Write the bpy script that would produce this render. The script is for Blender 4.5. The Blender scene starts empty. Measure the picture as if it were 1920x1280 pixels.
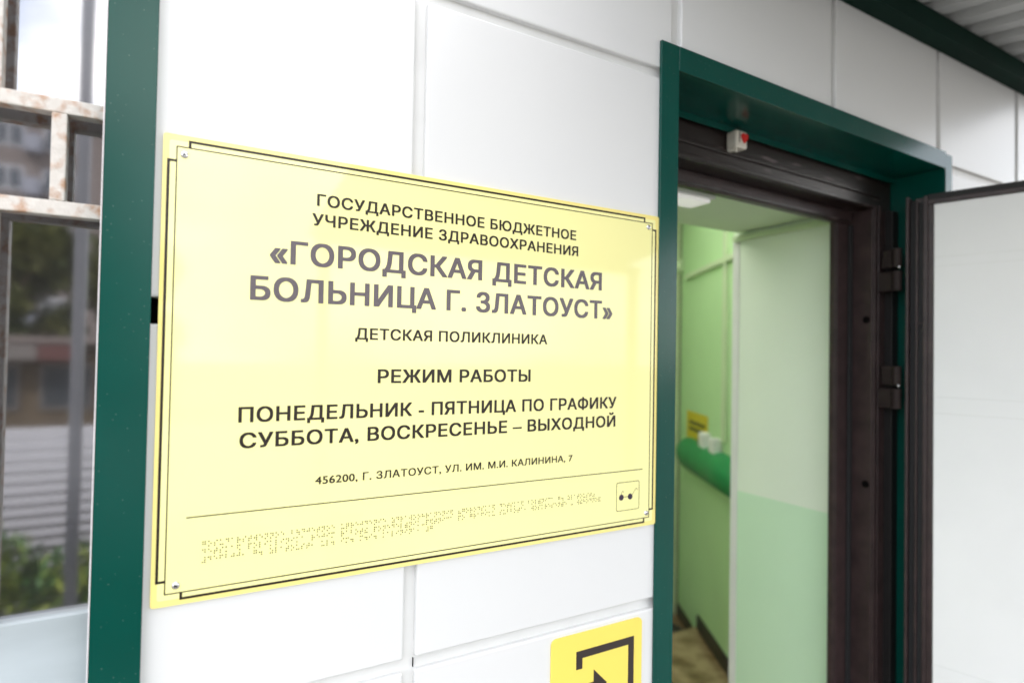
import bpy, bmesh, math, random
from mathutils import Vector, Matrix
from mathutils.geometry import delaunay_2d_cdt, interpolate_bezier

R = math.radians
SC = bpy.context.scene
COL = SC.collection

# ------------------------------------------------------------------ camera
cd = bpy.data.cameras.new('camera')
cam = bpy.data.objects.new('camera', cd)
COL.objects.link(cam)
right = Vector((0.8677, -0.4965, 0.0174)); fwd = Vector((0.4967, 0.8677, 0.0193))
fwd.normalize(); right = (right - fwd * right.dot(fwd)).normalized(); up = right.cross(fwd)
cam.matrix_world = Matrix(((right.x, up.x, -fwd.x, 0.0), (right.y, up.y, -fwd.y, -0.876),
                           (right.z, up.z, -fwd.z, 1.6), (0, 0, 0, 1)))
cd.sensor_width = 36; cd.sensor_fit = 'HORIZONTAL'
cd.lens = 1120.75 / 1920 * 36
cd.clip_start = 0.02; cd.clip_end = 500
cd.dof.use_dof = True; cd.dof.focus_distance = 0.95; cd.dof.aperture_fstop = 2.0
SC.camera = cam

# ------------------------------------------------------------------ world, sun, exposure
SUN_EL, SUN_AZ = 46, 322            # azimuth measured clockwise from +y
W = bpy.data.worlds.new('World'); SC.world = W; W.use_nodes = True
nt = W.node_tree; nt.nodes.clear()
out = nt.nodes.new('ShaderNodeOutputWorld'); bg = nt.nodes.new('ShaderNodeBackground')
sky = nt.nodes.new('ShaderNodeTexSky'); sky.sky_type = 'NISHITA'; sky.sun_disc = False
sky.sun_elevation = R(SUN_EL); sky.sun_rotation = R(SUN_AZ)
tc = nt.nodes.new('ShaderNodeTexCoord'); mp = nt.nodes.new('ShaderNodeMapping')
mp.inputs['Scale'].default_value = (1.0, 1.0, 2.0); mp.inputs['Location'].default_value = (0.3, 1.7, 0.2)
ns = nt.nodes.new('ShaderNodeTexNoise'); ns.inputs['Scale'].default_value = 3.1; ns.inputs['Detail'].default_value = 7
ns.inputs['Roughness'].default_value = 0.55
rp = nt.nodes.new('ShaderNodeValToRGB'); rp.color_ramp.elements[0].position = 0.36; rp.color_ramp.elements[1].position = 0.60
mx = nt.nodes.new('ShaderNodeMix'); mx.data_type = 'RGBA'
nt.links.new(tc.outputs['Generated'], mp.inputs['Vector']); nt.links.new(mp.outputs['Vector'], ns.inputs['Vector'])
nt.links.new(ns.outputs['Fac'], rp.inputs['Fac']); nt.links.new(rp.outputs['Color'], mx.inputs['Factor'])
nt.links.new(sky.outputs['Color'], mx.inputs['A']); mx.inputs['B'].default_value = (11.3, 11.0, 10.6, 1)
nt.links.new(mx.outputs['Result'], bg.inputs['Color']); bg.inputs['Strength'].default_value = 0.12
nt.links.new(bg.outputs['Background'], out.inputs['Surface'])

sd = bpy.data.lights.new('sun', 'SUN'); sd.energy = 2.0; sd.angle = R(3); sd.color = (1.0, 0.96, 0.9)
sun = bpy.data.objects.new('sun', sd); COL.objects.link(sun)
sv = Vector((math.sin(R(SUN_AZ)) * math.cos(R(SUN_EL)), math.cos(R(SUN_AZ)) * math.cos(R(SUN_EL)), math.sin(R(SUN_EL))))
sun.rotation_euler = sv.to_track_quat('Z', 'Y').to_euler()

SC.view_settings.view_transform = 'Standard'; SC.view_settings.look = 'None'
SC.view_settings.exposure = 1.82; SC.view_settings.gamma = 1.0
SC.render.resolution_x = 1024; SC.render.resolution_y = 682

# ------------------------------------------------------------------ materials
def mat(name, c, rough=0.5, metal=0.0, var=0.06, scale=6.0, bump=0.0, bscale=40.0, spec=0.5, c2=None, thr=None, coat=0.0, stretch=(1, 1, 1)):
    m = bpy.data.materials.new(name); m.use_nodes = True
    n = m.node_tree; b = n.nodes['Principled BSDF']
    b.inputs['Roughness'].default_value = rough; b.inputs['Metallic'].default_value = metal
    b.inputs['Specular IOR Level'].default_value = spec
    b.inputs['Coat Weight'].default_value = coat; b.inputs['Coat Roughness'].default_value = 0.05
    t = n.nodes.new('ShaderNodeTexCoord'); mp = n.nodes.new('ShaderNodeMapping'); mp.inputs['Scale'].default_value = stretch
    n.links.new(t.outputs['Object'], mp.inputs['Vector'])
    z = n.nodes.new('ShaderNodeTexNoise'); z.inputs['Scale'].default_value = scale; z.inputs['Detail'].default_value = 6
    n.links.new(mp.outputs['Vector'], z.inputs['Vector'])
    r = n.nodes.new('ShaderNodeValToRGB')
    if c2 is None:
        a = [max(0, x * (1 - var)) for x in c]; d = [min(1, x * (1 + var)) for x in c]
        r.color_ramp.elements[0].position = 0.3; r.color_ramp.elements[1].position = 0.7
    else:
        a, d = c, c2
        r.color_ramp.elements[0].position, r.color_ramp.elements[1].position = thr or (0.45, 0.6)
    r.color_ramp.elements[0].color = (*a, 1); r.color_ramp.elements[1].color = (*d, 1)
    n.links.new(z.outputs['Fac'], r.inputs['Fac']); n.links.new(r.outputs['Color'], b.inputs['Base Color'])
    if bump:
        z2 = n.nodes.new('ShaderNodeTexNoise'); z2.inputs['Scale'].default_value = bscale; z2.inputs['Detail'].default_value = 4
        n.links.new(mp.outputs['Vector'], z2.inputs['Vector'])
        bp = n.nodes.new('ShaderNodeBump'); bp.inputs['Strength'].default_value = bump; bp.inputs['Distance'].default_value = 0.01
        n.links.new(z2.outputs['Fac'], bp.inputs['Height']); n.links.new(bp.outputs['Normal'], b.inputs['Normal'])
    return m

M = {}
M['panel'] = mat('white_coated_steel', (0.715, 0.715, 0.715), 0.33, var=0.012, scale=3, bump=0.02, bscale=2.2)
M['joint'] = mat('pale_grey_joint', (0.72, 0.72, 0.71), 0.45, var=0.05, scale=9)
M['black'] = mat('black_void', (0.004, 0.004, 0.004), 0.9, spec=0.0)
M['masonry'] = mat('grey_masonry', (0.32, 0.31, 0.29), 0.9, var=0.15, bump=0.3)
M['green'] = mat('green_coated_steel', (0.0002, 0.058, 0.044), 0.20, var=0.10, scale=5, bump=0.012, bscale=9, spec=0.33)
M['green_edge'] = mat('cut_sheet_edge', (0.75, 0.7, 0.72), 0.5)
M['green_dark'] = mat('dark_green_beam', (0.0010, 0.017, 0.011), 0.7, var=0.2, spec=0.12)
M['brown'] = mat('brown_hammered_paint', (0.035, 0.021, 0.021), 0.42, var=0.3, scale=25, bump=0.10, bscale=110, spec=0.4)
M['brown_scuff'] = mat('scuffed_brown_paint', (0.016, 0.010, 0.009), 0.28, scale=7, c2=(0.13, 0.10, 0.10), thr=(0.60, 0.72), bump=0.1, bscale=60, spec=0.4, stretch=(1.2, 1, 9))
M['brown_dark'] = mat('dark_brown_gap_shade', (0.005, 0.004, 0.004), 0.6, var=0.3, scale=25)  # dark brown, also used to paint in the shade of the jamb gap
M['hinge_shaded'] = mat('dull_brown_shaded_hinge', (0.022, 0.014, 0.013), 0.65, spec=0.25)  # the frame's brown, darkened to put shade into the hinges
M['gasket'] = mat('black_rubber', (0.01, 0.01, 0.011), 0.7)
M['lining'] = mat('white_padded_lining', (0.87, 0.87, 0.87), 0.55, var=0.02, scale=5, bump=0.06, bscale=14, spec=0.3)
M['seam'] = mat('white_lining_seam', (0.80, 0.80, 0.79), 0.6)
M['plate'] = mat('yellow_sign_plastic', (0.90, 0.77, 0.27), 0.06, spec=0.45, var=0.01, scale=3)
M['face'] = mat('pale_yellow_sign_face', (0.93, 0.88, 0.40), 0.05, spec=0.5, var=0.008, scale=2, bump=0.006, bscale=4)
M['ink'] = mat('dark_brown_ink', (0.020, 0.013, 0.009), 0.35, spec=0.35, var=0.15, scale=60)
M['braille'] = mat('braille_bead_shading', (0.022, 0.014, 0.007), 0.6, spec=0.1, var=0.1, scale=90)  # dark tone stands in for the shading of clear beads
M['lens'] = mat('purple_black_ink', (0.03, 0.015, 0.045), 0.3)
M['chrome'] = mat('zinc_plated_steel', (0.75, 0.74, 0.76), 0.25, 1.0, var=0.1, scale=300)
M['entry'] = mat('warm_yellow_plastic', (0.88, 0.70, 0.13), 0.3, var=0.015, scale=4)
M['charcoal'] = mat('charcoal_ink', (0.030, 0.020, 0.018), 0.45, var=0.1, scale=30)
M['rusty'] = mat('chipped_white_paint_on_rust', (0.60, 0.56, 0.52), 0.55, scale=62, c2=(0.40, 0.21, 0.11), thr=(0.48, 0.70), bump=0.25, bscale=90)
M['rail'] = mat('grey_window_profile', (0.47, 0.52, 0.55), 0.22, var=0.1, scale=5, stretch=(1, 1, 3))
M['white'] = mat('white_plastic', (0.78, 0.78, 0.77), 0.4, var=0.03)
M['cream'] = mat('cream_plastic', (0.62, 0.58, 0.50), 0.4, var=0.05, scale=30)
M['red'] = mat('red_button_plastic', (0.62, 0.012, 0.008), 0.3, var=0.1, scale=30)
M['wallgreen'] = mat('green_wall_paint', (0.50, 0.74, 0.40), 0.5, var=0.03, scale=3, bump=0.05, bscale=60)
M['reveal_hi'] = mat('pale_green_wall_paint', (0.81, 0.89, 0.77), 0.5, var=0.02, scale=3, bump=0.06, bscale=50)
M['reveal_lo'] = mat('fresh_green_dado_paint', (0.64, 0.86, 0.64), 0.35, var=0.02, scale=3, bump=0.06, bscale=50)
M['soffit'] = mat('pale_green_ceiling_paint', (0.62, 0.74, 0.54), 0.6, var=0.02, scale=3)
M['beige'] = mat('pale_beige_green_paint', (0.60, 0.66, 0.46), 0.5, var=0.03)
M['duct'] = mat('white_cable_duct', (0.55, 0.66, 0.44), 0.4, var=0.03)
M['cushion'] = mat('green_vinyl_cushion', (0.010, 0.24, 0.07), 0.42, var=0.08, scale=10)
M['skirting'] = mat('dark_brown_skirting', (0.030, 0.025, 0.022), 0.4, var=0.2, scale=12)
M['marble'] = mat('beige_marble_tile', (0.42, 0.31, 0.18), 0.28, scale=9, c2=(0.17, 0.11, 0.05), thr=(0.42, 0.66))
M['matblack'] = mat('dark_ribbed_mat', (0.05, 0.045, 0.04), 0.9, var=0.3, scale=60)
M['notice'] = mat('yellow_notice_card', (0.62, 0.50, 0.01), 0.45, var=0.04)
M['sheet'] = mat('pale_grey_corrugated_steel', (0.50, 0.51, 0.51), 0.35, var=0.05, scale=3)
M['concrete'] = mat('porch_concrete', (0.22, 0.21, 0.195), 0.85, var=0.15, scale=4, bump=0.2)
M['ground'] = mat('dusty_asphalt', (0.13, 0.125, 0.115), 0.9, var=0.3, scale=1.5)
M['fence'] = mat('white_ribbed_steel', (0.36, 0.36, 0.39), 0.4, var=0.05, scale=2)
M['post'] = mat('grey_painted_post', (0.13, 0.135, 0.155), 0.4)
M['yellowwall'] = mat('ochre_render', (0.060, 0.043, 0.025), 0.9, var=0.15, scale=2)
M['brick'] = mat('grey_brick_block', (0.12, 0.10, 0.095), 0.9, var=0.2, scale=1)
M['glassdark'] = mat('dark_window_glass', (0.03, 0.035, 0.04), 0.1)
M['awning_red'] = mat('red_awning', (0.055, 0.012, 0.010), 0.6)
M['awning_blue'] = mat('grey_blue_awning', (0.16, 0.17, 0.21), 0.6)
M['joint_dim'] = mat('weathered_grey_paint', (0.09, 0.08, 0.075), 0.6)
M['bark'] = mat('bark', (0.09, 0.065, 0.045), 0.9, var=0.4, scale=8)
M['leaf'] = mat('leaf_green', (0.030, 0.050, 0.012), 0.6, scale=0.9, c2=(0.10, 0.105, 0.03), thr=(0.4, 0.62))
M['hedge'] = mat('hedge_leaf', (0.020, 0.075, 0.012), 0.5, scale=3.5, c2=(0.20, 0.24, 0.04), thr=(0.42, 0.62))
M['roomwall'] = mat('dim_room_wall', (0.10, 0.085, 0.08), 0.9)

# pale dust specks on the green sheet
g = M['green'].node_tree; pb = g.nodes['Principled BSDF']; src = pb.inputs['Base Color'].links[0].from_socket
tc_ = g.nodes.new('ShaderNodeTexCoord'); vo_ = g.nodes.new('ShaderNodeTexVoronoi'); vo_.inputs['Scale'].default_value = 105
sr_ = g.nodes.new('ShaderNodeValToRGB'); sr_.color_ramp.elements[0].position = 0.05; sr_.color_ramp.elements[1].position = 0.085
sr_.color_ramp.elements[0].color = (0.2, 0.2, 0.2, 1); sr_.color_ramp.elements[1].color = (0, 0, 0, 1)
dm = g.nodes.new('ShaderNodeMix'); dm.data_type = 'RGBA'; dm.inputs['B'].default_value = (0.35, 0.45, 0.42, 1)
g.links.new(tc_.outputs['Object'], vo_.inputs['Vector']); g.links.new(vo_.outputs['Distance'], sr_.inputs['Fac'])
g.links.new(sr_.outputs['Color'], dm.inputs['Factor']); g.links.new(src, dm.inputs['A']); g.links.new(dm.outputs['Result'], pb.inputs['Base Color'])

# two thin additions: halftone lettering and the reflecting pane
m = bpy.data.materials.new('halftone_lettering'); m.use_nodes = True; n = m.node_tree; b = n.nodes['Principled BSDF']
b.inputs['Roughness'].default_value = 0.3
t = n.nodes.new('ShaderNodeTexCoord'); mp_ = n.nodes.new('ShaderNodeMapping')
mp_.inputs['Rotation'].default_value = (0, R(45), 0); mp_.inputs['Scale'].default_value = (560, 560, 560)
ck = n.nodes.new('ShaderNodeTexVoronoi'); ck.inputs['Scale'].default_value = 1.0; ck.inputs['Randomness'].default_value = 0.0
r_ = n.nodes.new('ShaderNodeValToRGB'); r_.color_ramp.elements[0].position = 0.34; r_.color_ramp.elements[1].position = 0.44
r_.color_ramp.elements[0].color = (0.28, 0.23, 0.25, 1); r_.color_ramp.elements[1].color = (0.055, 0.040, 0.048, 1)
n.links.new(t.outputs['Object'], mp_.inputs['Vector']); n.links.new(mp_.outputs['Vector'], ck.inputs['Vector'])
n.links.new(ck.outputs['Distance'], r_.inputs['Fac']); n.links.new(r_.outputs['Color'], b.inputs['Base Color'])
M['halftone'] = m

m = bpy.data.materials.new('mirror_tinted_glass'); m.use_nodes = True; n = m.node_tree; n.nodes.clear()
o_ = n.nodes.new('ShaderNodeOutputMaterial'); mxs = n.nodes.new('ShaderNodeMixShader')
tr = n.nodes.new('ShaderNodeBsdfTransparent'); tr.inputs['Color'].default_value = (0.5, 0.49, 0.48, 1)
gl = n.nodes.new('ShaderNodeBsdfGlossy'); gl.inputs['Roughness'].default_value = 0.042; gl.inputs['Color'].default_value = (0.97, 0.97, 1.0, 1)
mxs.inputs['Fac'].default_value = 0.37
n.links.new(tr.outputs[0], mxs.inputs[1]); n.links.new(gl.outputs[0], mxs.inputs[2])
df_ = n.nodes.new('ShaderNodeBsdfDiffuse'); df_.inputs['Color'].default_value = (0.55, 0.52, 0.52, 1); mx2 = n.nodes.new('ShaderNodeMixShader'); mx2.inputs['Fac'].default_value = 0.03
n.links.new(mxs.outputs[0], mx2.inputs[1]); n.links.new(df_.outputs[0], mx2.inputs[2]); n.links.new(mx2.outputs[0], o_.inputs['Surface'])
M['pane'] = m

m = bpy.data.materials.new('added_skylight_diffuser'); m.use_nodes = True; n = m.node_tree; n.nodes.clear()
o_ = n.nodes.new('ShaderNodeOutputMaterial'); tl = n.nodes.new('ShaderNodeBsdfTranslucent'); tl.inputs['Color'].default_value = (0.93, 0.93, 0.9, 1)
n.links.new(tl.outputs[0], o_.inputs['Surface'])
M['frosted'] = m  # diffusing sheet of the added skylight

m = bpy.data.materials.new('lit_lamp_diffuser'); m.use_nodes = True
b = m.node_tree.nodes['Principled BSDF']; b.inputs['Base Color'].default_value = (0.8, 0.8, 0.78, 1)
b.inputs['Emission Color'].default_value = (1, 0.98, 0.93, 1); b.inputs['Emission Strength'].default_value = 0.10
M['lamp'] = m

# ------------------------------------------------------------------ builders
def link(o, parent=None):
    COL.objects.link(o)
    if parent is not None: o.parent = parent
    return o

def obj(name, bm, material, parent=None, smooth=False, label=None):
    me = bpy.data.meshes.new(name)
    bmesh.ops.recalc_face_normals(bm, faces=bm.faces[:])
    bm.to_mesh(me); bm.free()
    me.materials.append(M[material] if isinstance(material, str) else material)
    if smooth:
        for p in me.polygons: p.use_smooth = True
    o = bpy.data.objects.new(name, me)
    if label: o['label'] = label
    return link(o, parent)

def thing(name, label, cat, loc=(0, 0, 0), group=None):
    o = bpy.data.objects.new(name, None); o.location = loc; o.empty_display_size = 0.05
    return tag(link(o), label, cat, group)

def tag(o, label, cat, group=None):
    o['label'] = label; o['category'] = cat
    if group: o['group'] = group
    return o

def structure(o):
    o['kind'] = 'structure'; return o

def box(bm, x0, x1, y0, y1, z0, z1, bev=0.0, seg=2, mtx=None):
    vs = [bm.verts.new(p) for p in ((x0, y0, z0), (x1, y0, z0), (x1, y1, z0), (x0, y1, z0), (x0, y0, z1), (x1, y0, z1), (x1, y1, z1), (x0, y1, z1))]
    fs = [bm.faces.new([vs[i] for i in f]) for f in ((3, 2, 1, 0), (4, 5, 6, 7), (0, 1, 5, 4), (1, 2, 6, 5), (2, 3, 7, 6), (3, 0, 4, 7))]
    if mtx is not None: bmesh.ops.transform(bm, matrix=mtx, verts=vs)
    if bev:
        es = list({e for f in fs for e in f.edges})
        bmesh.ops.bevel(bm, geom=es, offset=bev, segments=seg, profile=0.5, affect='EDGES')
    return bm

def B(*a, **k): return box(bmesh.new(), *a, **k)

def prism(pts, y0, y1, bm=None):
    """polygon given in (x, z), thickened between y0 (front) and y1"""
    bm = bm or bmesh.new()
    f = [bm.verts.new((x, y0, z)) for x, z in pts]; g = [bm.verts.new((x, y1, z)) for x, z in pts]
    bm.faces.new(f); bm.faces.new(g[::-1])
    for i in range(len(pts)):
        j = (i + 1) % len(pts); bm.faces.new((f[i], g[i], g[j], f[j]))
    return bm

def rrect(x0, x1, z0, z1, r, k=6):
    P = []
    for cx, cz, a in ((x1 - r, z1 - r, 0), (x0 + r, z1 - r, 90), (x0 + r, z0 + r, 180), (x1 - r, z0 + r, 270)):
        for i in range(k + 1):
            t = R(a + 90 * i / k); P.append((cx + r * math.cos(t), cz + r * math.sin(t)))
    return P

def cyl(bm, p0, p1, r, k=16, r1=None):
    p0, p1 = Vector(p0), Vector(p1); d = (p1 - p0); q = d.to_track_quat('Z', 'Y').to_matrix()
    r1 = r if r1 is None else r1
    a = [bm.verts.new(p0 + q @ Vector((r * math.cos(2 * math.pi * i / k), r * math.sin(2 * math.pi * i / k), 0))) for i in range(k)]
    c = [bm.verts.new(p1 + q @ Vector((r1 * math.cos(2 * math.pi * i / k), r1 * math.sin(2 * math.pi * i / k), 0))) for i in range(k)]
    bm.faces.new(a[::-1]); bm.faces.new(c)
    for i in range(k): bm.faces.new((a[i], a[(i + 1) % k], c[(i + 1) % k], c[i]))
    return bm

# ================================================================== THE SETTING
structure(obj('porch_floor', B(-1.9, 5.2, -2.5, 0.02, -0.14, 0.0, bev=0.01), 'concrete'))
structure(obj('ground', B(-90, 90, -110, 60, -0.9, -0.8), 'ground'))

# interior of the entrance: thick wall reveal, splayed stairwell wall, landing
TH = R(30.5); DV = Vector((math.sin(TH), math.cos(TH), 0)); P0 = Vector((2.402, 1.1, 0))
NV = Vector((-DV.y, DV.x, 0))                 # towards the landing
def sp(t, off, z): v = P0 + DV * t + NV * off; return (v.x, v.y, z)
def sbox(t0, t1, o0, o1, z0, z1, bev=0.0, seg=2):
    mt = Matrix(((DV.x, NV.x, 0, P0.x), (DV.y, NV.y, 0, P0.y), (0, 0, 1, 0), (0, 0, 0, 1)))
    return box(bmesh.new(), t0, t1, o0, o1, z0, z1, bev, seg, mt)
structure(obj('hall_wall_dado', B(1.830, 1.85, 0.222, 0.655, 0.0, 1.108), 'reveal_lo'))
structure(obj('hall_wall_upper', B(1.830, 1.85, 0.222, 0.655, 1.108, 2.062), 'reveal_hi'))
structure(obj('hall_wall_lock_side', B(0.866, 0.899, 0.2225, 0.632, 0.0, 2.058), 'reveal_hi'))  # unseen jamb face, added in pale paint to bounce light onto the reveal
structure(obj('hall_wall_front', B(0.1, 0.865, 0.6225, 0.633, 0.0, 2.82), 'reveal_hi'))  # unseen plaster face, also added for bounce light
structure(obj('hall_wall_lintel', B(0.866, 2.2, 0.6325, 0.64, 2.087, 2.82), 'reveal_hi'))
structure(obj('hall_ceiling', B(0.90, 1.83, 0.222, 0.632, 2.060, 2.085), 'soffit'))
structure(obj('hall_wall_splayed', sbox(-0.55, 1.04, -0.06, 0.0, -0.12, 2.8), 'wallgreen'))
structure(obj('hall_wall_end', B(0.1, 2.925, 2.0, 2.06, -0.12, 2.8), 'beige'))
bm = bmesh.new()
for a in ((0.1, 0.20, 0.632, 2.06), (2.30, 3.1, 0.632, 2.06), (0.20, 2.30, 0.632, 0.70), (0.20, 2.30, 1.97, 2.06)): box(bm, *a, 2.8, 2.86)
structure(obj('stairwell_ceiling', bm, 'soffit'))  # left open for the added skylight
bm = bmesh.new()
for a in ((0.15, 0.20, 0.70, 1.97), (2.30, 2.35, 0.70, 1.97), (0.15, 2.35, 0.65, 0.70), (0.15, 2.35, 1.97, 2.02)): box(bm, *a, 2.86, 3.34)
structure(obj('added_skylight_shaft', bm, 'white'))  # shaft of an added skylight, out of view
structure(obj('added_skylight_pane', prism([(0.2, 2.83), (2.30, 2.83), (2.30, 2.831), (0.2, 2.831)], 0.70, 1.97), 'frosted'))  # unseen skylight added to brighten the hall
structure(obj('hall_wall_left', B(0.04, 0.1, 0.64, 2.06, -0.12, 2.86), 'wallgreen'))
bm = bmesh.new(); box(bm, 0.1, 2.6, 0.2, 1.638, -0.1, 0.025)
# tongue of the floor that follows the splayed wall
v = [sp(-0.55, 0, 0.024), sp(0.62, 0, 0.024)]
f = [bm.verts.new((2.0, 0.63, 0.024)), bm.verts.new(v[0]), bm.verts.new(v[1]), bm.verts.new((2.4, 1.638, 0.024))]; bm.faces.new(f)
structure(obj('hall_floor', bm, 'marble'))
structure(obj('lower_landing_floor', B(0.1, 2.95, 1.638, 2.0, -0.14, -0.085), 'marble'))

# ================================================================== FACADE CLADDING
wall = thing('clad_wall', 'white metal cladding wall with recessed joints between large cassette panels', 'wall')
bm = bmesh.new()
for a in ((-3, -0.95, 0.034, 0.622, -0.8, 3.2), (-0.95, -0.055, 0.034, 0.622, -0.8, 1.10), (-0.95, -0.055, 0.034, 0.622, 2.7, 3.2),
          (-0.055, 0.865, 0.034, 0.622, -0.8, 3.2), (0.865, 1.96, 0.034, 0.205, 2.185, 3.2), (0.865, 1.85, 0.205, 0.622, 2.086, 3.2),
          (1.96, 5, 0.034, 0.205, -0.8, 3.2), (1.852, 5, 0.205, 0.622, -0.8, 3.2)):
    box(bm, *a)
obj('masonry', bm, 'masonry', wall)
bm = bmesh.new()
for a in ((-3, 0.15, 0.034, 6), (2.35, 5, 0.034, 6), (0.15, 2.35, 0.034, 0.65), (0.15, 2.35, 2.02, 6)): box(bm, *a, 3.2, 3.3)
obj('roof', bm, 'masonry', wall)  # unseen roof, added to keep direct sun out of the hall
bm = bmesh.new(); box(bm, -3, 5, 5.8, 6, -0.8, 3.2); box(bm, -3, -2.8, 0.622, 5.8, -0.8, 3.2); box(bm, 4.8, 5, 0.622, 5.8, -0.8, 3.2)
obj('sun_blocking_rear_masonry', bm, 'masonry', wall)  # unseen back and side walls, added to block the sun
obj('threshold', B(0.865, 1.96, 0.02, 0.22, -0.8, 0.0), 'masonry', wall)
JX = (-0.055, 0.32, 0.8605, 1.389, 1.890, 2.390, 2.90, 3.41)       # left edge of each vertical joint
JW = 0.020
Z1, Z2, Z3 = 1.110, 2.149, 3.19
def panel(x0, x1, z0, z1): 
    obj('wall_panel', B(x0, x1, 0.0, 0.031, z0, z1, bev=0.0032, seg=3), 'panel', wall, smooth=False)
# column left of the main joint, cut short by the green window casing
panel(-0.050, 0.320, 2.169, Z3); panel(-0.050, 0.320, 1.6625, Z2); panel(-0.050, 0.320, 1.130, 1.629); panel(-0.050, 0.320, 0.08, Z1)
panel(0.340, 0.8595, 2.169, Z3); panel(0.340, 0.8595, 1.130, Z2); panel(0.340, 0.8595, 0.08, Z1)
for i in range(2, 7):
    panel(JX[i] + JW + (0.004 if i == 2 else 0), JX[i + 1], 2.176 if i < 4 else 2.1712, Z3)
for i in (4, 5, 6):
    x0 = 1.944 if i == 4 else JX[i] + JW
    panel(x0, JX[i + 1], 1.130, Z2); panel(x0, JX[i + 1], 0.08, Z1)
panel(-3.0, -0.97, 1.130, 2.8); panel(-3.0, -0.97, 0.08, Z1); panel(-0.95, -0.06, 0.08, Z1 + 0.03)
bm = bmesh.new()
box(bm, -0.055, 0.862, 0.0105, 0.0335, 1.664, 3.19); box(bm, -0.055, 0.862, 0.0105, 0.0335, 0.0, 1.628)
box(bm, 0.862, 1.95, 0.0105, 0.0335, 2.19, 3.19); box(bm, 1.95, 3.4, 0.0105, 0.0335, 0.0, 3.19)
obj('joint_strip', bm, 'joint', wall)
obj('corner_gap', B(0.3388, 0.3395, 0.0070, 0.0112, 1.112, 1.126), 'black', wall)
obj('open_gap', B(-0.055, 0.30, 0.024, 0.0335, 1.628, 1.664), 'black', wall, label='dark open slot in the joint beside the yellow sign')

# ================================================================== WINDOW, CASING, GRILLE
win = thing('window', 'mirror tinted window with grey bottom profile, left of the green casing', 'window', (-0.5, 0.06, 1.19))
win.location = (0, 0, 0)
obj('pane', B(-0.93, -0.056, 0.060, 0.064, 1.262, 2.66), 'pane', win)
obj('bottom_rail', B(-0.95, -0.056, 0.046, 0.085, 1.10, 1.268, bev=0.004), 'rail', win)
bm = bmesh.new(); box(bm, -0.95, -0.056, 0.046, 0.085, 2.62, 2.70); box(bm, -0.95, -0.90, 0.046, 0.085, 1.268, 2.62)
obj('frame', bm, 'rail', win)
bm = bmesh.new()
for a in ((-1.2, 0.6, 1.9, 1.92, 0.6, 3), (-1.22, -1.2, 0.64, 1.9, 0.6, 3), (-0.05, -0.03, 0.64, 1.9, 0.6, 3), (-1.2, -0.05, 0.64, 1.9, 0.58, 0.6), (-1.2, -0.05, 0.64, 1.9, 3.0, 3.02)):
    box(bm, *a)
structure(obj('room_wall', bm, 'roomwall'))

cas = thing('window_casing', 'tall dark green metal casing strip between the window and the yellow sign', 'casing')
obj('face_strip', B(-0.0745, -0.0215, -0.0125, -0.0105, 0.2, 2.75, bev=0.0006, seg=1), 'green', cas)
obj('return_flange', B(-0.0235, -0.0215, -0.0105, 0.012, 0.2, 2.75), 'green', cas)
obj('inner_flange', B(-0.0735, -0.0715, -0.0105, 0.045, 0.2, 2.75), 'green', cas)
obj('cut_edge', B(-0.0757, -0.0745, -0.0125, -0.0105, 0.2, 2.75), 'green_edge', cas, label='pale cut edge of the green sheet')

gr = thing('window_grille', 'rust stained white square bar grille in front of the window', 'grille')
def bar(x0, x1, z0, z1): obj('bar', B(x0, x1, 0.020, 0.040, z0, z1, bev=0.0015), 'rusty', gr)
bar(-0.94, -0.0735, 1.8805, 1.8985); bar(-0.94, -0.0735, 1.756, 1.774)
bar(-0.1300, -0.1145, 1.774, 1.8805)
for k in range(5): bar(-0.1300 - 0.155 * (k + 1), -0.1145 - 0.155 * (k + 1), 1.774, 1.8805)
for k in range(5):
    x = -0.1775 - 0.155 * k - 0.0155
    bar(x, x + 0.0155, 1.8985, 2.64); bar(x, x + 0.0155, 1.27, 1.756)

# ================================================================== YELLOW INFORMATION SIGN
sign = thing('information_sign', 'large glossy yellow hospital sign with black Cyrillic lettering screwed to the white wall', 'sign', (0, 0, 0))
obj('plate', prism(rrect(-0.0135, 0.8265, 1.2735, 1.8715, 0.004), -0.0040, -0.0005), 'plate', sign)
obj('face_panel', prism(rrect(-0.0065, 0.8175, 1.2815, 1.8635, 0.003), -0.0043, -0.0038), 'face', sign)
SY0, SY1 = -0.0047, -0.0042
def hl(bm, x0, x1, z, w): box(bm, x0, x1, SY0, SY1, z - w / 2, z + w / 2)
def vl(bm, x, z0, z1, w): box(bm, x - w / 2, x + w / 2, SY0, SY1, z0, z1)
bm = bmesh.new(); TX0, TX1, TZ0, TZ1 = 0.0020, 0.8090, 1.2890, 1.8560; w = 0.0013
hl(bm, TX0, TX1, TZ1, w); hl(bm, TX0, TX1, TZ0, w); vl(bm, TX0, TZ0 - w / 2, TZ1 + w / 2, w); vl(bm, TX1, TZ0 - w / 2, TZ1 + w / 2, w)
obj('thin_border', bm, 'ink', sign)
bm = bmesh.new(); w = 0.0031; e = w / 2
hl(bm, 0.0150, 0.7906, 1.8640, w); hl(bm, 0.0185, 0.7979, 1.2812, w); vl(bm, -0.0070, 1.3035, 1.8390, w); vl(bm, 0.8180, 1.3025, 1.8450, w)
for x, a, c in ((0.0150 + e, TZ1, 1.864 - e), (0.7906 - e, TZ1, 1.864 - e), (0.0185 + e, 1.2812 + e, TZ0), (0.7979 - e, 1.2812 + e, TZ0)): vl(bm, x, a, c, w)
for z, a, c in ((1.3035 + e, -0.007 + e, TX0), (1.8390 - e, -0.007 + e, TX0), (1.3025 + e, TX1, 0.818 - e), (1.8450 - e, TX1, 0.818 - e)): hl(bm, a, c, z, w)
obj('thick_border', bm, 'ink', sign)
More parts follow.
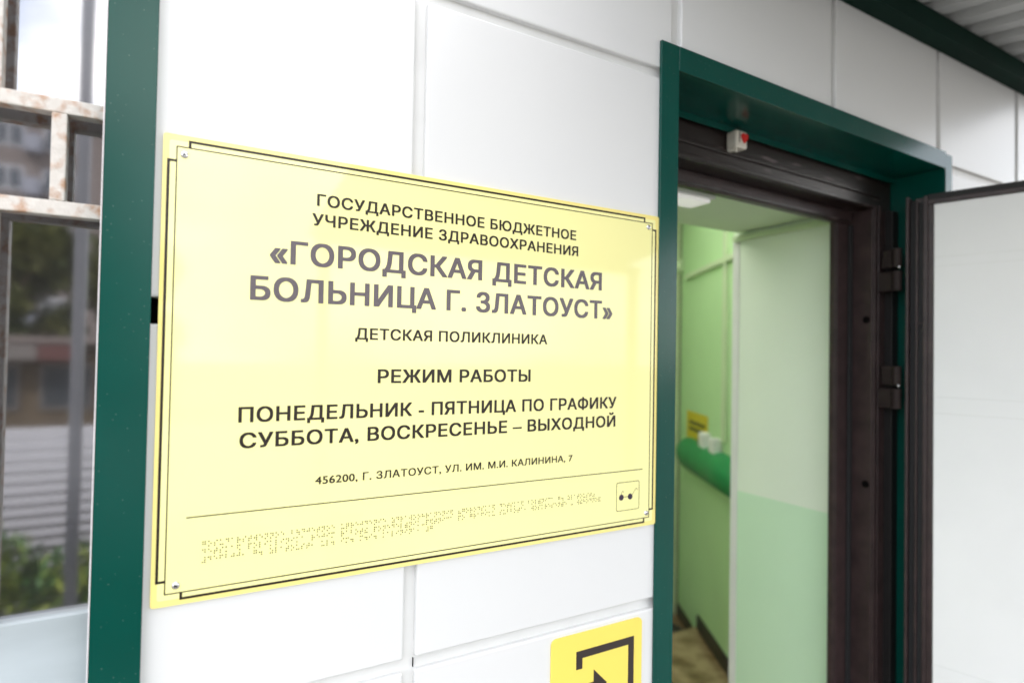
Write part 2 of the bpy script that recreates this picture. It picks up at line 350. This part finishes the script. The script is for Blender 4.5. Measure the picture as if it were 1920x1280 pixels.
bm = bmesh.new(); hl(bm, 0.0237, 0.7918, 1.3824, 0.0013); obj('divider_line', bm, 'ink', sign)

GLYPH = {}
def text_mesh(body):
    """outlines of the built-in font, filled by winding number so that crossing contours stay clean"""
    c = bpy.data.curves.new('text', 'FONT'); c.body = body; c.size = 1; c.space_character = 1.06
    o = bpy.data.objects.new('text', c); COL.objects.link(o); bpy.context.view_layer.update()
    dg = bpy.context.evaluated_depsgraph_get(); cv = o.evaluated_get(dg).to_curve(dg)
    loops = []
    for sp_ in cv.splines:
        P = sp_.bezier_points; L_ = []
        for i in range(len(P)):
            p, q = P[i], P[(i + 1) % len(P)]
            straight = (p.handle_right - p.co).cross(q.co - p.co).length < 1e-6 and (q.handle_left - q.co).cross(q.co - p.co).length < 1e-6
            seg_ = [p.co.copy()] if straight else interpolate_bezier(p.co, p.handle_right, q.handle_left, q.co, 7)[:-1]
            L_ += [(v.x, v.y) for v in seg_]
        L_ = [v for k, v in enumerate(L_) if (Vector(v) - Vector(L_[k - 1])).length > 1e-5]
        loops.append(L_)
    o.to_curve_clear() if hasattr(o, 'to_curve_clear') else None
    bpy.data.objects.remove(o); bpy.data.curves.remove(c)
    # group the contours glyph by glyph (their x ranges overlap)
    loops.sort(key=lambda l: min(v[0] for v in l)); groups = []
    for l in loops:
        if groups and min(v[0] for v in l) < groups[-1][1] - 1e-4: groups[-1][0].append(l); groups[-1][1] = max(groups[-1][1], max(v[0] for v in l))
        else: groups.append([[l], max(v[0] for v in l)])
    V, F = [], []
    for ls, _ in groups:
        pts, edges = [], []
        for l in ls:
            k = len(pts); pts += [Vector(v) for v in l]; edges += [(k + i, k + (i + 1) % len(l)) for i in range(len(l))]
        vo, _, fo, *_ = delaunay_2d_cdt(pts, edges, [], 0, 1e-6)
        k = len(V); V += [(v.x, v.y, 0) for v in vo]
        for f in fo:
            cx_, cy_ = sum(vo[i].x for i in f) / len(f), sum(vo[i].y for i in f) / len(f); wn = 0
            for l in ls:
                for i in range(len(l)):
                    (ax, ay), (bx, by) = l[i - 1], l[i]
                    if (ay <= cy_) != (by <= cy_):
                        side = (bx - ax) * (cy_ - ay) - (cx_ - ax) * (by - ay)
                        if by > ay and side > 0: wn += 1
                        elif by <= ay and side < 0: wn -= 1
            if wn: F.append(tuple(i + k for i in f))
    return V, F
def lettering(body, x0, x1, zb, cap, material, off, y=SY0 - 0.0001):
    """letters struck nine times, each strike a hair in front of the last, for the bold weight"""
    hv, _ = text_mesh('Н'); b0, b1 = min(v[1] for v in hv) - off * 0.6, max(v[1] for v in hv) + off * 0.6
    vs, fs = text_mesh(body); a0, a1 = min(v[0] for v in vs) - off, max(v[0] for v in vs) + off
    sx = (x1 - x0) / (a1 - a0); sz = cap / (b1 - b0); V, F = [], []
    for k, (dx, dz) in enumerate(((0, 0), (-1, -.6), (-1, .6), (1, -.6), (1, .6), (-1, 0), (1, 0), (0, .6), (0, -.6))):
        n0 = len(V)
        V += [(x0 + (v[0] + dx * off - a0) * sx, y - k * 4e-6, zb + (v[1] + dz * off - b0) * sz) for v in vs]
        F += [tuple(i + n0 for i in f) for f in fs]
    me = bpy.data.meshes.new('lettering'); me.from_pydata(V, [], F); me.materials.append(M[material])
    link(bpy.data.objects.new('lettering', me), sign)
L = [('ГОСУДАРСТВЕННОЕ БЮДЖЕТНОЕ', .1764, .6275, 1.8037, .0171, 'ink', .024), ('УЧРЕЖДЕНИЕ ЗДРАВООХРАНЕНИЯ', .1704, .6325, 1.7755, .0172, 'ink', .024),
     ('«ГОРОДСКАЯ ДЕТСКАЯ', .1155, .6870, 1.7175, .0328, 'halftone', .030), ('БОЛЬНИЦА Г. ЗЛАТОУСТ»', .0919, .7127, 1.6655, .0331, 'halftone', .030),
     ('ДЕТСКАЯ ПОЛИКЛИНИКА', .2348, .5694, 1.6160, .0169, 'ink', .024), ('РЕЖИМ РАБОТЫ', .2697, .5365, 1.5518, .0206, 'ink', .025),
     ('ПОНЕДЕЛЬНИК - ПЯТНИЦА ПО ГРАФИКУ', .0815, .7253, 1.5012, .0208, 'ink', .025), ('СУББОТА, ВОСКРЕСЕНЬЕ – ВЫХОДНОЙ', .0836, .7234, 1.4668, .0207, 'ink', .025),
     ('456200, Г. ЗЛАТОУСТ, УЛ. ИМ. М.И. КАЛИНИНА, 7', .1828, .6270, 1.4100, .0115, 'ink', .018)]
for a in L: lettering(*a)

# raised braille: the same text in three rows
BR = {'а': '1', 'б': '12', 'в': '2456', 'г': '1245', 'д': '145', 'е': '15', 'ж': '245', 'з': '1356', 'и': '24', 'й': '12346', 'к': '13', 'л': '123', 'м': '134',
      'н': '1345', 'о': '135', 'п': '1234', 'р': '1235', 'с': '234', 'т': '2345', 'у': '136', 'ф': '124', 'х': '125', 'ц': '14', 'ч': '12345', 'ш': '156',
      'ы': '2346', 'ь': '23456', 'ю': '1256', 'я': '1246', '«': '236', '»': '356', '.': '256', ',': '2', '-': '36', '#': '3456',
      '1': '1', '2': '12', '3': '14', '4': '145', '5': '15', '6': '124', '7': '1245', '0': '245'}
rows = ('государственное бюджетное учреждение здравоохранения «городская детская больница г. златоуст»',
        'детская поликлиника режим работы понедельник-пятница по графику суббота, воскресенье - выходной',
        '#456200, г. златоуст, ул. им. м.и. калинина, #7')
bm = bmesh.new(); dome = []
for rr, zc in ((0.00098, 0.0), (0.00075, 0.00035)):
    dome.append([(rr * math.cos(2 * math.pi * i / 8), zc, rr * math.sin(2 * math.pi * i / 8)) for i in range(8)])
for rw, zt in zip(rows, (1.3490, 1.3388, 1.3286)):
    for k, ch in enumerate(rw):
        for dd in BR.get(ch, ''):
            q = int(dd) - 1; x = 0.0436 + k * 0.00685 + (q // 3) * 0.0027; z = zt - (q % 3) * 0.0029
            A = [bm.verts.new((x + p[0], SY1 - p[1], z + p[2])) for p in dome[0]]; C_ = [bm.verts.new((x + p[0], SY1 - p[1] - 0.0003, z + p[2])) for p in dome[1]]
            for i in range(8): bm.faces.new((A[i], A[(i + 1) % 8], C_[(i + 1) % 8], C_[i]))
            bm.faces.new(C_)
obj('braille', bm, 'braille', sign)

# dark glasses pictogram
bm = bmesh.new(); o_ = rrect(0.7283, 0.7843, 1.3083, 1.3618, 0.004); i_ = rrect(0.7293, 0.7833, 1.3093, 1.3608, 0.0033)
for k in range(len(o_)):
    j = (k + 1) % len(o_); bm.faces.new([bm.verts.new((p[0], SY0, p[1])) for p in (o_[k], o_[j], i_[j], i_[k])])
def stroke(pts, w):
    for (ax, az), (bx, bz) in zip(pts, pts[1:]):
        d = Vector((bx - ax, 0, bz - az)).normalized() * w / 2; nx, nz = -d.z, d.x
        bm.faces.new([bm.verts.new((x, SY0, z)) for x, z in ((ax + nx, az + nz), (bx + nx, bz + nz), (bx - nx, bz - nz), (ax - nx, az - nz))])
stroke([(0.7455, 1.3338), (0.7575, 1.3338)], 0.0009)
stroke([(0.7395, 1.3385), (0.7420, 1.3440), (0.7445, 1.3455), (0.7460, 1.3430)], 0.0008)
stroke([(0.7670, 1.3370), (0.7760, 1.3475), (0.7785, 1.3470), (0.7790, 1.3440)], 0.0008)
obj('pictogram_frame', bm, 'ink', sign)
bm = bmesh.new()
for x in (0.7405, 0.7620):
    cyl(bm, (x, SY1, 1.3334), (x, SY0, 1.3334), 0.0056, 24)
obj('pictogram_lenses', bm, 'lens', sign)

for sx_, sz_ in ((0.0105, 1.8465), (0.0140, 1.2985), (0.7995, 1.8480), (0.8025, 1.2975)):
    bm = bmesh.new(); prev = None; k = 20
    for r0, y in ((0.0050, SY1), (0.0049, SY1 - 0.0008), (0.0040, SY1 - 0.0019), (0.0024, SY1 - 0.0026)):
        ring = [bm.verts.new((sx_ + r0 * math.cos(2 * math.pi * i / k), y, sz_ + r0 * math.sin(2 * math.pi * i / k))) for i in range(k)]
        if prev:
            for i in range(k): bm.faces.new((prev[i], prev[(i + 1) % k], ring[(i + 1) % k], ring[i]))
        prev = ring
    bm.faces.new(prev); s_ = obj('screw', bm, 'chrome', sign, smooth=True)
    bm = bmesh.new(); a0 = random.Random(int(sx_ * 1e4)).random()
    for a in (0, 90):
        mt = Matrix.Translation((sx_, SY1 - 0.00245, sz_)) @ Matrix.Rotation(R(a) + a0, 4, 'Y')
        box(bm, -0.0023, 0.0023, -0.0003 - a * 1e-7, 0.0003, -0.0005, 0.0005, mtx=mt)
    obj('cross_slot', bm, 'black', s_)

# ================================================================== ENTRANCE PICTOGRAM SIGN
ent = thing('entrance_sign', 'small square yellow sign with rounded corners and a black arrow entering a doorway outline', 'sign')
obj('plate', prism(rrect(0.5895, 0.7975, 0.890, 1.1010, 0.011, 8), -0.0025, -0.0004), 'entry', ent)
T = 0.0135; bm = bmesh.new(); x0, x1, z0, z1 = 0.6435, 0.7775, 0.924, 1.0690
prism([(x0, 1.0370), (x0 + T, 1.0370), (x0 + T, z1 - T), (x1 - T, z1 - T), (x1 - T, z0 + T), (x0 + T, z0 + T), (x0 + T, 0.956), (x0, 0.956), (x0, z0), (x1, z0), (x1, z1), (x0, z1)], -0.0031, -0.0023, bm)
obj('doorway_outline', bm, 'charcoal', ent)
obj('arrow', prism([(0.606, 0.990), (0.6830, 0.990), (0.6830, 0.968), (0.7135, 0.9985), (0.6830, 1.029), (0.6830, 1.007), (0.606, 1.007)], -0.0031, -0.0023), 'charcoal', ent)

# ================================================================== DOORWAY: green casing, brown frame, leaf
dc = thing('door_casing', 'dark green metal casing around the entrance doorway', 'casing')
obj('face_strip', B(0.8262, 0.8740, -0.0066, -0.0049, 0.0, 2.2140, bev=0.0006, seg=1), 'green', dc)
obj('face_strip', B(0.8740, 1.9270, -0.0072, -0.0055, 2.1650, 2.2140, bev=0.0006, seg=1), 'green', dc)
obj('face_strip', B(1.9270, 1.9640, -0.0069, -0.0052, 0.0, 2.2080, bev=0.0006, seg=1), 'green', dc)
obj('return_flange', B(0.8265, 0.8280, -0.0049, -0.0006, 0.0, 2.2135), 'green', dc)
obj('return_flange', B(0.8280, 1.9270, -0.0055, -0.0006, 2.2115, 2.2135), 'green', dc)
obj('soffit', B(0.8740, 1.9250, -0.0055, 0.150, 2.1655, 2.1670), 'green', dc)
obj('lip', B(0.8740, 1.9250, 0.1300, 0.1310, 2.1500, 2.1655), 'green', dc)
obj('reveal', B(0.8725, 0.8740, -0.0049, 0.150, 0.0, 2.1655), 'green', dc)
obj('reveal', B(1.9250, 1.9265, -0.0052, 0.150, 0.0, 2.1655), 'green', dc)

df = thing('door_frame', 'dark brown painted steel door frame with ridged profile set deep in the green casing', 'door frame')
def head(y0, y1, z0, z1, m='brown', bev=0.002, x0=0.882, x1=1.922): return obj('head_rail', B(x0, x1, y0, y1, z0, z1, bev=bev), m, df)
head(0.142, 0.212, 2.062, 2.168, 'brown_scuff')
obj('ridge', B(0.885, 1.86, 0.1365, 0.1425, 2.098, 2.109, bev=0.0025), 'brown_scuff', df)
obj('ridge', B(0.885, 1.86, 0.1375, 0.1425, 2.064, 2.076, bev=0.0022), 'brown_scuff', df)
obj('stop', B(0.885, 1.815, 0.198, 0.222, 2.022, 2.062, bev=0.002), 'brown', df)
obj('stop_ridge', B(0.885, 1.80, 0.193, 0.199, 2.026, 2.034, bev=0.0018), 'brown_scuff', df)
obj('jamb', B(1.822, 1.890, 0.140, 0.205, 0.0, 2.062, bev=0.002), 'brown', df)
obj('jamb', B(1.890, 1.9235, 0.119, 0.205, 0.0, 2.062, bev=0.002), 'brown_dark', df)  # shade of the narrow gap beside the leaf painted in as darker brown
obj('ridge', B(1.827, 1.836, 0.1350, 0.1410, 0.0, 2.075, bev=0.0022), 'brown', df)
obj('ridge', B(1.846, 1.864, 0.1345, 0.1405, 0.0, 2.075, bev=0.0022), 'brown', df)
obj('stop', B(1.738, 1.824, 0.205, 0.222, 0.0, 2.022, bev=0.002), 'brown', df)
obj('stop_ridge', B(1.742, 1.756, 0.2005, 0.2055, 0.0, 2.022, bev=0.002), 'brown', df)
obj('gasket', B(1.802, 1.8215, 0.1975, 0.2045, 0.0, 2.020, bev=0.002), 'gasket', df)
obj('jamb', B(0.881, 0.935, 0.142, 0.222, 0.0, 2.062, bev=0.002), 'brown', df, label='jamb on the lock side, hidden behind the green casing')
for z in (1.727, 1.2315):
    bm = cyl(bmesh.new(), (1.8208, 0.1570, z), (1.8235, 0.1570, z), 0.0108, 18)
    obj('bolt_hole', bm, 'black', df)

# open leaf, hinged on the right, swung 105 degrees outwards
A = R(15); LD = Vector((math.sin(A), -math.cos(A), 0)); LN = Vector((-math.cos(A), -math.sin(A), 0)); E0 = Vector((1.838, 0.055, 0))
LM = Matrix(((LD.x, LN.x, 0, E0.x), (LD.y, LN.y, 0, E0.y), (0, 0, 1, 0), (0, 0, 0, 1)))
door = thing('door', 'open dark brown metal entrance door leaf with white padded inner lining', 'door')
def leaf(name, s0, s1, n0, n1, z0, z1, m, bev=0.0015, label=None):
    return obj(name, box(bmesh.new(), s0, s1, n0, n1, z0, z1, bev, 2, LM), m, door, label=label)
leaf('leaf_body', 0.022, 0.93, -0.052, -0.012, 0.03, 2.064, 'brown')
leaf('outer_skin', 0.0, 0.97, -0.058, -0.052, 0.02, 2.069, 'brown')
leaf('edge_profile', 0.0, 0.0075, -0.052, 0.002, 0.03, 2.069, 'brown')
leaf('edge_profile', 0.0235, 0.0295, -0.014, -0.001, 0.03, 2.052, 'brown')
leaf('gasket', 0.0075, 0.0235, -0.040, -0.018, 0.03, 2.055, 'gasket')
leaf('gasket', 0.0295, 0.042, -0.014, -0.009, 0.03, 2.052, 'gasket')
leaf('lining_frame', 0.042, 0.0535, -0.014, 0.001, 0.03, 2.066, 'brown')
leaf('lining_frame', 0.0535, 0.0665, -0.014, -0.002, 0.03, 2.040, 'brown')
leaf('lining_frame', 0.0535, 0.93, -0.014, 0.001, 2.040, 2.054, 'brown')
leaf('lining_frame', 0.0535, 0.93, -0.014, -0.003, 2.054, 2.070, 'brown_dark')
leaf('strike_tab', 0.0300, 0.0415, -0.009, 0.000, 1.703, 1.708, 'brown')
lin = leaf('lining', 0.0665, 0.90, -0.012, -0.0035, 0.06, 2.0400, 'lining', 0.003)
def seam(s0, s1, z0, z1): obj('seam', box(bmesh.new(), s0, s1, -0.0040, -0.0029, z0, z1, 0.0004, 1, LM), 'seam', lin)
for z in (0.758, 1.452, 1.497, 1.862, 1.888): seam(0.067, 0.90, z, z + 0.0016)
for z0_, z1_ in ((1.81, 1.925), (1.465, 1.581)):
    bm = bmesh.new(); zm = (z0_ + z1_) / 2
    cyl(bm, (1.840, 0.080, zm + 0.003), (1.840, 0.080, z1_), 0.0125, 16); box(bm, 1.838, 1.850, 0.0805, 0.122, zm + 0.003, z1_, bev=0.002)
    h = obj('hinge', bm, 'hinge_shaded', door, label='upper half of the hinge')
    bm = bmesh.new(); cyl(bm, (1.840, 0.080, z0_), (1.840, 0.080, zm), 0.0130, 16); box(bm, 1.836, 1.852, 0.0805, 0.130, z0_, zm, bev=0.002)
    obj('hinge', bm, 'hinge_shaded', df, label='lower half of the hinge')
    bm = bmesh.new(); bmesh.ops.create_uvsphere(bm, u_segments=12, v_segments=8, radius=0.0042, matrix=Matrix.Translation((1.832, 0.070, zm + 0.002)))
    obj('hinge_ball', bm, 'chrome', h, smooth=True)

# call button box on the door head
al = thing('call_button', 'small cream call button box with a red heart shaped button on the brown door head', 'call button')
obj('case', B(1.183, 1.224, 0.110, 0.1415, 2.110, 2.153, bev=0.005, seg=3), 'cream', al)
obj('groove', B(1.1930, 1.1955, 0.1094, 0.111, 2.122, 2.149), 'brown', al)
hp = [(1.2105, 2.1225), (1.2160, 2.1290), (1.2205, 2.1350), (1.2215, 2.1410), (1.2185, 2.1450), (1.2145, 2.1458), (1.2105, 2.1440), (1.2065, 2.1458), (1.2025, 2.1450), (1.1995, 2.1410), (1.2005, 2.1350), (1.2050, 2.1290)]
obj('button', prism(hp, 0.1060, 0.111), 'red', al)
bm = bmesh.new(); box(bm, 1.186, 1.190, 0.113, 0.117, 2.098, 2.112, mtx=None); box(bm, 1.184, 1.194, 0.118, 0.140, 2.1035, 2.1115)
obj('tab', bm, 'cream', al)

# door surround sheared slightly to follow the lens's barrel distortion
done = set()
for r_ in (dc, df, al):
    for o in r_.children_recursive:
        if o.type == 'MESH' and o.data.name not in done:
            done.add(o.data.name)
            for v in o.data.vertices: v.co.z -= 0.018 * (v.co.x - 1.25) * v.co.z / 2.17

# ================================================================== PORCH CANOPY
can = thing('porch_canopy', 'porch canopy of pale grey corrugated steel on a dark green wall beam', 'canopy')
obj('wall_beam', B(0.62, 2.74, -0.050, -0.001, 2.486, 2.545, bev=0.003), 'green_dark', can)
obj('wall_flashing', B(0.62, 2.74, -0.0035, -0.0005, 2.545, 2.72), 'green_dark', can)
bm = bmesh.new(); pit = 0.107; cx = 0.60; prof = []
while cx < 2.72:
    for dx, dz in ((0, 0), (0.044, 0), (0.054, 0.02), (0.097, 0.02)): prof.append((cx + dx, dz))
    cx += pit
sl = math.tan(R(8.8)); ya, yb = -0.004, -2.35
f0 = [bm.verts.new((x, ya, 2.5475 + 0.008 + z)) for x, z in prof]; f1 = [bm.verts.new((x, yb, 2.5475 + 0.008 + z + sl * yb)) for x, z in prof]
g0 = [bm.verts.new((x, ya, 2.5485 + 0.008 + z)) for x, z in prof]; g1 = [bm.verts.new((x, yb, 2.5485 + 0.008 + z + sl * yb)) for x, z in prof]
for i in range(len(prof) - 1):
    bm.faces.new((f0[i], f0[i + 1], f1[i + 1], f1[i])); bm.faces.new((g0[i], g1[i], g1[i + 1], g0[i + 1]))
obj('roof_sheet', bm, 'sheet', can)
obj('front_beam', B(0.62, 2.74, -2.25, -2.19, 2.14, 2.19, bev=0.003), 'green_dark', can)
for x in (0.64, 2.67): obj('post', B(x, x + 0.05, -2.245, -2.195, 0.0, 2.14), 'post', can)

# ================================================================== INSIDE THE ENTRANCE
tag(obj('corner_guard', B(1.8265, 1.8300, 0.628, 0.6575, 0.03, 2.03, bev=0.001), 'white'), 'white plastic corner strip on the edge of the green doorway wall', 'corner guard')
G = 'cable ducts inside the entrance'
tag(obj('cable_duct', B(1.812, 1.8298, 0.23, 0.650, 2.028, 2.048, bev=0.002), 'duct'), 'pale duct running just under the ceiling of the doorway wall', 'cable duct', G)
tag(obj('cable_duct', sbox(-0.05, 0.88, 0.0005, 0.022, 2.085, 2.115, bev=0.002), 'duct'), 'pale level duct crossing the green stairwell wall near the top', 'cable duct', G)
bm = sbox(0.145, 0.185, 0.0005, 0.020, 1.16, 2.084, bev=0.002); 
box(bm, 0.145, 0.185, 0.0005, 0.020, 2.116, 2.8, 0.002, 2, Matrix(((DV.x, NV.x, 0, P0.x), (DV.y, NV.y, 0, P0.y), (0, 0, 1, 0), (0, 0, 0, 1))))
tag(obj('cable_duct', bm, 'duct'), 'upright duct dropping down the green stairwell wall to a white socket', 'cable duct', G)
jb = thing('junction_box', 'round pale junction box at the end of the level cable duct', 'junction box')
bm = cyl(bmesh.new(), (2.918, 1.999, 2.190), (2.918, 1.955, 2.190), 0.046, 20, 0.040); obj('cover', bm, 'duct', jb)
obj('base', cyl(bmesh.new(), (2.918, 1.9995, 2.190), (2.918, 1.992, 2.190), 0.052, 20), 'duct', jb)
for t, z, lb in ((0.395, 1.135, 'white socket box above the green cushion, next to the yellow notice'), (0.215, 1.128, 'white socket box above the green cushion, at the foot of the upright duct')):
    so = thing('socket_box', lb, 'socket', group='white socket boxes on the stairwell wall')
    obj('case', sbox(t, t + 0.085, 0.0005, 0.045, z - 0.045, z + 0.040, bev=0.006, seg=3), 'white', so)
    obj('cover', sbox(t + 0.012, t + 0.073, 0.045, 0.050, z - 0.034, z + 0.030, bev=0.002), 'white', so)
nb = thing('notice', 'small yellow notice card with two dark blurred lines above the green cushion', 'notice')
obj('card', sbox(0.455, 0.865, 0.0005, 0.004, 0.95, 1.262), 'notice', nb)
bm = bmesh.new(); rnd = random.Random(4)
mtS = Matrix(((DV.x, NV.x, 0, P0.x), (DV.y, NV.y, 0, P0.y), (0, 0, 1, 0), (0, 0, 0, 1)))
for z in (1.186, 1.148):
    t = 0.50
    while t < 0.80:
        l = 0.012 + 0.02 * rnd.random(); box(bm, t, t + l, 0.004, 0.0048, z, z + 0.022, mtx=mtS); t += l + 0.006
obj('printed_lines', bm, 'ink', nb)
# padded green bumper along the wall
bm = bmesh.new(); prev = None; K = 14
for t, s in ((0.865, 0.15), (0.862, 0.45), (0.852, 0.70), (0.832, 0.88), (0.80, 0.97), (0.75, 1.0), (0.2, 1.0), (-0.45, 1.0)):
    ring = [bm.verts.new(sp(t, 0.002 + 0.085 * s * math.sin(math.pi * i / K), 1.006 - 0.098 * s * math.cos(math.pi * i / K))) for i in range(K + 1)]
    if prev:
        for i in range(K): bm.faces.new((prev[i], prev[i + 1], ring[i + 1], ring[i]))
    else: bm.faces.new(ring)
    prev = ring
bm.faces.new(prev[::-1])
tag(obj('wall_cushion', bm, 'cushion', smooth=True), 'fat rounded green cushion rail along the stairwell wall', 'cushion rail')
tag(obj('skirting', sbox(-0.5, 0.585, 0.0005, 0.014, 0.026, 0.103, bev=0.001), 'skirting'), 'dark skirting along the upper floor beside the beige tiles', 'skirting', 'dark skirtings of the stairwell wall')
tag(obj('skirting', sbox(0.63, 1.02, 0.0005, 0.014, -0.084, -0.010, bev=0.001), 'skirting'), 'dark skirting one step lower beside the black mat', 'skirting', 'dark skirtings of the stairwell wall')
tag(obj('door_mat', B(2.05, 2.78, 1.66, 1.97, -0.0845, -0.070, bev=0.003), 'matblack'), 'dark mat lying on the lower landing below the step', 'mat')
lp = thing('ceiling_lamp', 'white lamp fixture on the doorway ceiling just inside the brown frame', 'lamp')
obj('housing', B(0.98, 1.318, 0.290, 0.385, 2.040, 2.0595, bev=0.003), 'white', lp)
obj('diffuser', B(0.99, 1.308, 0.300, 0.375, 2.030, 2.040, bev=0.003), 'lamp', lp)

# ================================================================== ACROSS THE STREET (seen in the window pane)
tag(obj('porch_post', B(-0.310, -0.272, -1.72, -1.68, 0.0, 3.6, bev=0.003), 'post'), 'grey square post at the porch edge, reflected in the window', 'post')
fn = thing('white_fence', 'low white slatted metal fence reflected in the lower part of the window', 'fence', (0, -5.5, -0.8))
bm = bmesh.new()
for k in range(15):
    z = 0.30 + k * 0.092; h = 0.030 + 0.0046 * k
    box(bm, -6.0, 2.2, -0.02, 0.02, z, min(z + h, 1.70), bev=0.006)
obj('slats', bm, 'fence', fn)
obj('backing', B(-6.0, 2.2, -0.04, -0.03, 0.25, 1.69), 'joint_dim', fn)
for k in range(5): obj('post', B(-6 + k * 2.03, -5.95 + k * 2.03, -0.10, -0.04, 0, 1.70), 'post', fn)

def leaves(name, material, n, fn_, size, seed, parent=None):
    rnd = random.Random(seed); vs, fs = [], []
    for i in range(n):
        p = Vector(fn_(rnd)); s = size * (0.6 + 0.8 * rnd.random())
        u = Vector((rnd.gauss(0, 1), rnd.gauss(0, 1), rnd.gauss(0, 1))).normalized(); w = u.orthogonal().normalized(); k = len(vs)
        vs += [p - u * s, p + w * s * 0.5, p + u * s, p - w * s * 0.5]; fs.append((k, k + 1, k + 2, k + 3))
    me = bpy.data.meshes.new(name); me.from_pydata(vs, [], fs); me.materials.append(M[material])
    return link(bpy.data.objects.new(name, me), parent)

hd = thing('hedge', 'leafy green hedge in front of the white fence, reflected in the window', 'hedge', (0, -4.2, -0.8))
def hf(r):
    x = r.uniform(-3.2, 1.5); t = 0.9 + 0.14 * math.sin(x * 5.1) + 0.1 * math.sin(x * 11 + 1)
    return (x, r.uniform(-0.5, 0.45), t * r.random() ** 0.6)
leaves('foliage', 'hedge', 9000, hf, 0.055, 5, hd)
bm = bmesh.new()
for k in range(14): cyl(bm, (-3.1 + k * 0.34, 0.0, 0), (-3.05 + k * 0.34, 0.05, 0.6), 0.015, 6)
obj('stems', bm, 'bark', hd)

sh = thing('kiosk', 'low ochre shop building with dark windows and coloured awning across the street', 'shop', (0, -17, -0.8))
obj('wall', B(-9, 0.2, -5, 0, 0, 2.45), 'yellowwall', sh)
obj('roof', B(-9.2, 0.4, -5.2, 0.3, 2.45, 2.6), 'brick', sh)
for k in range(6):
    x = -8.35 + k * 1.42
    wn = obj('window', B(x, x + 1.05, 0.002, 0.06, 0.85, 1.95), 'joint_dim', sh)
    obj('pane', B(x + 0.06, x + 0.99, 0.06, 0.07, 0.92, 1.88), 'glassdark', wn)
obj('awning', B(-9, -2.66, 0.02, 0.6, 2.05, 2.40), 'joint_dim', sh, label='grey blue awning')
obj('awning', B(-2.64, -1.9, 0.02, 0.6, 2.05, 2.40), 'awning_red', sh, label='red awning')

bl = thing('apartment_block', 'grey apartment block with rows of white framed windows, reflected in the window', 'building', (0, -45, -0.8))
obj('wall', B(-17.5, -2.9, -11, 0, 0, 16.6), 'brick', bl)
obj('cornice', B(-17.8, -2.6, -11.3, 0.4, 16.2, 17.0), 'awning_blue', bl)
for r_ in range(6):
    for k in range(4, 9):
        x = -26.6 + k * 2.45; z = 1.2 + r_ * 2.62
        wn = obj('window', B(x, x + 1.55, 0.003, 0.10, z, z + 1.45), 'fence', bl)
        bm = bmesh.new(); box(bm, x + 0.12, x + 0.72, 0.1, 0.115, z + 0.12, z + 1.33); box(bm, x + 0.84, x + 1.43, 0.1, 0.115, z + 0.12, z + 1.33)
        obj('pane', bm, 'glassdark', wn)
for r_ in range(1, 6):
    for k in (5, 7):
        x = -26.6 + k * 2.45 + 1.62; z = 0.9 + r_ * 2.62
        obj('balcony', B(x, x + 0.8, 0.003, 0.9, z, z + 1.0), 'awning_blue', bl)

def tree(x, y, h, rad, seed, label):
    t = thing('tree', label, 'tree', (x, y, -0.8), 'trees reflected in the window')
    rnd = random.Random(seed); bm = bmesh.new()
    cyl(bm, (0, 0, 0), (0.1, 0, h * 0.62), 0.17, 9, 0.09)
    cl = []
    for k in range(11):
        a = rnd.uniform(0, 6.28); rr = rad * rnd.uniform(0.15, 0.75); zz = h * rnd.uniform(0.42, 0.93)
        c = Vector((rr * math.cos(a), rr * math.sin(a), zz)); cl.append((c, rad * rnd.uniform(0.28, 0.5)))
        cyl(bm, (0.05, 0, zz * 0.6), c, 0.06, 6, 0.02)
    obj('trunk', bm, 'bark', t)
    def f(r):
        c, s = r.choice(cl); d = Vector((r.gauss(0, 1), r.gauss(0, 1), r.gauss(0, 0.8))).normalized() * s * r.random() ** 0.45
        return c + d
    leaves('crown', 'leaf', 3600, f, 0.17, seed + 50, t)
tree(-4.2, -21.5, 6.2, 2.0, 1, 'bushy tree behind the low shop, at the left of the reflection')
tree(-1.6, -22.5, 6.6, 2.1, 2, 'bushy tree behind the low shop, nearest the green casing in the reflection')
tree(-7.5, -23.0, 6.4, 2.2, 3, 'bushy tree behind the low shop, farthest from the green casing')
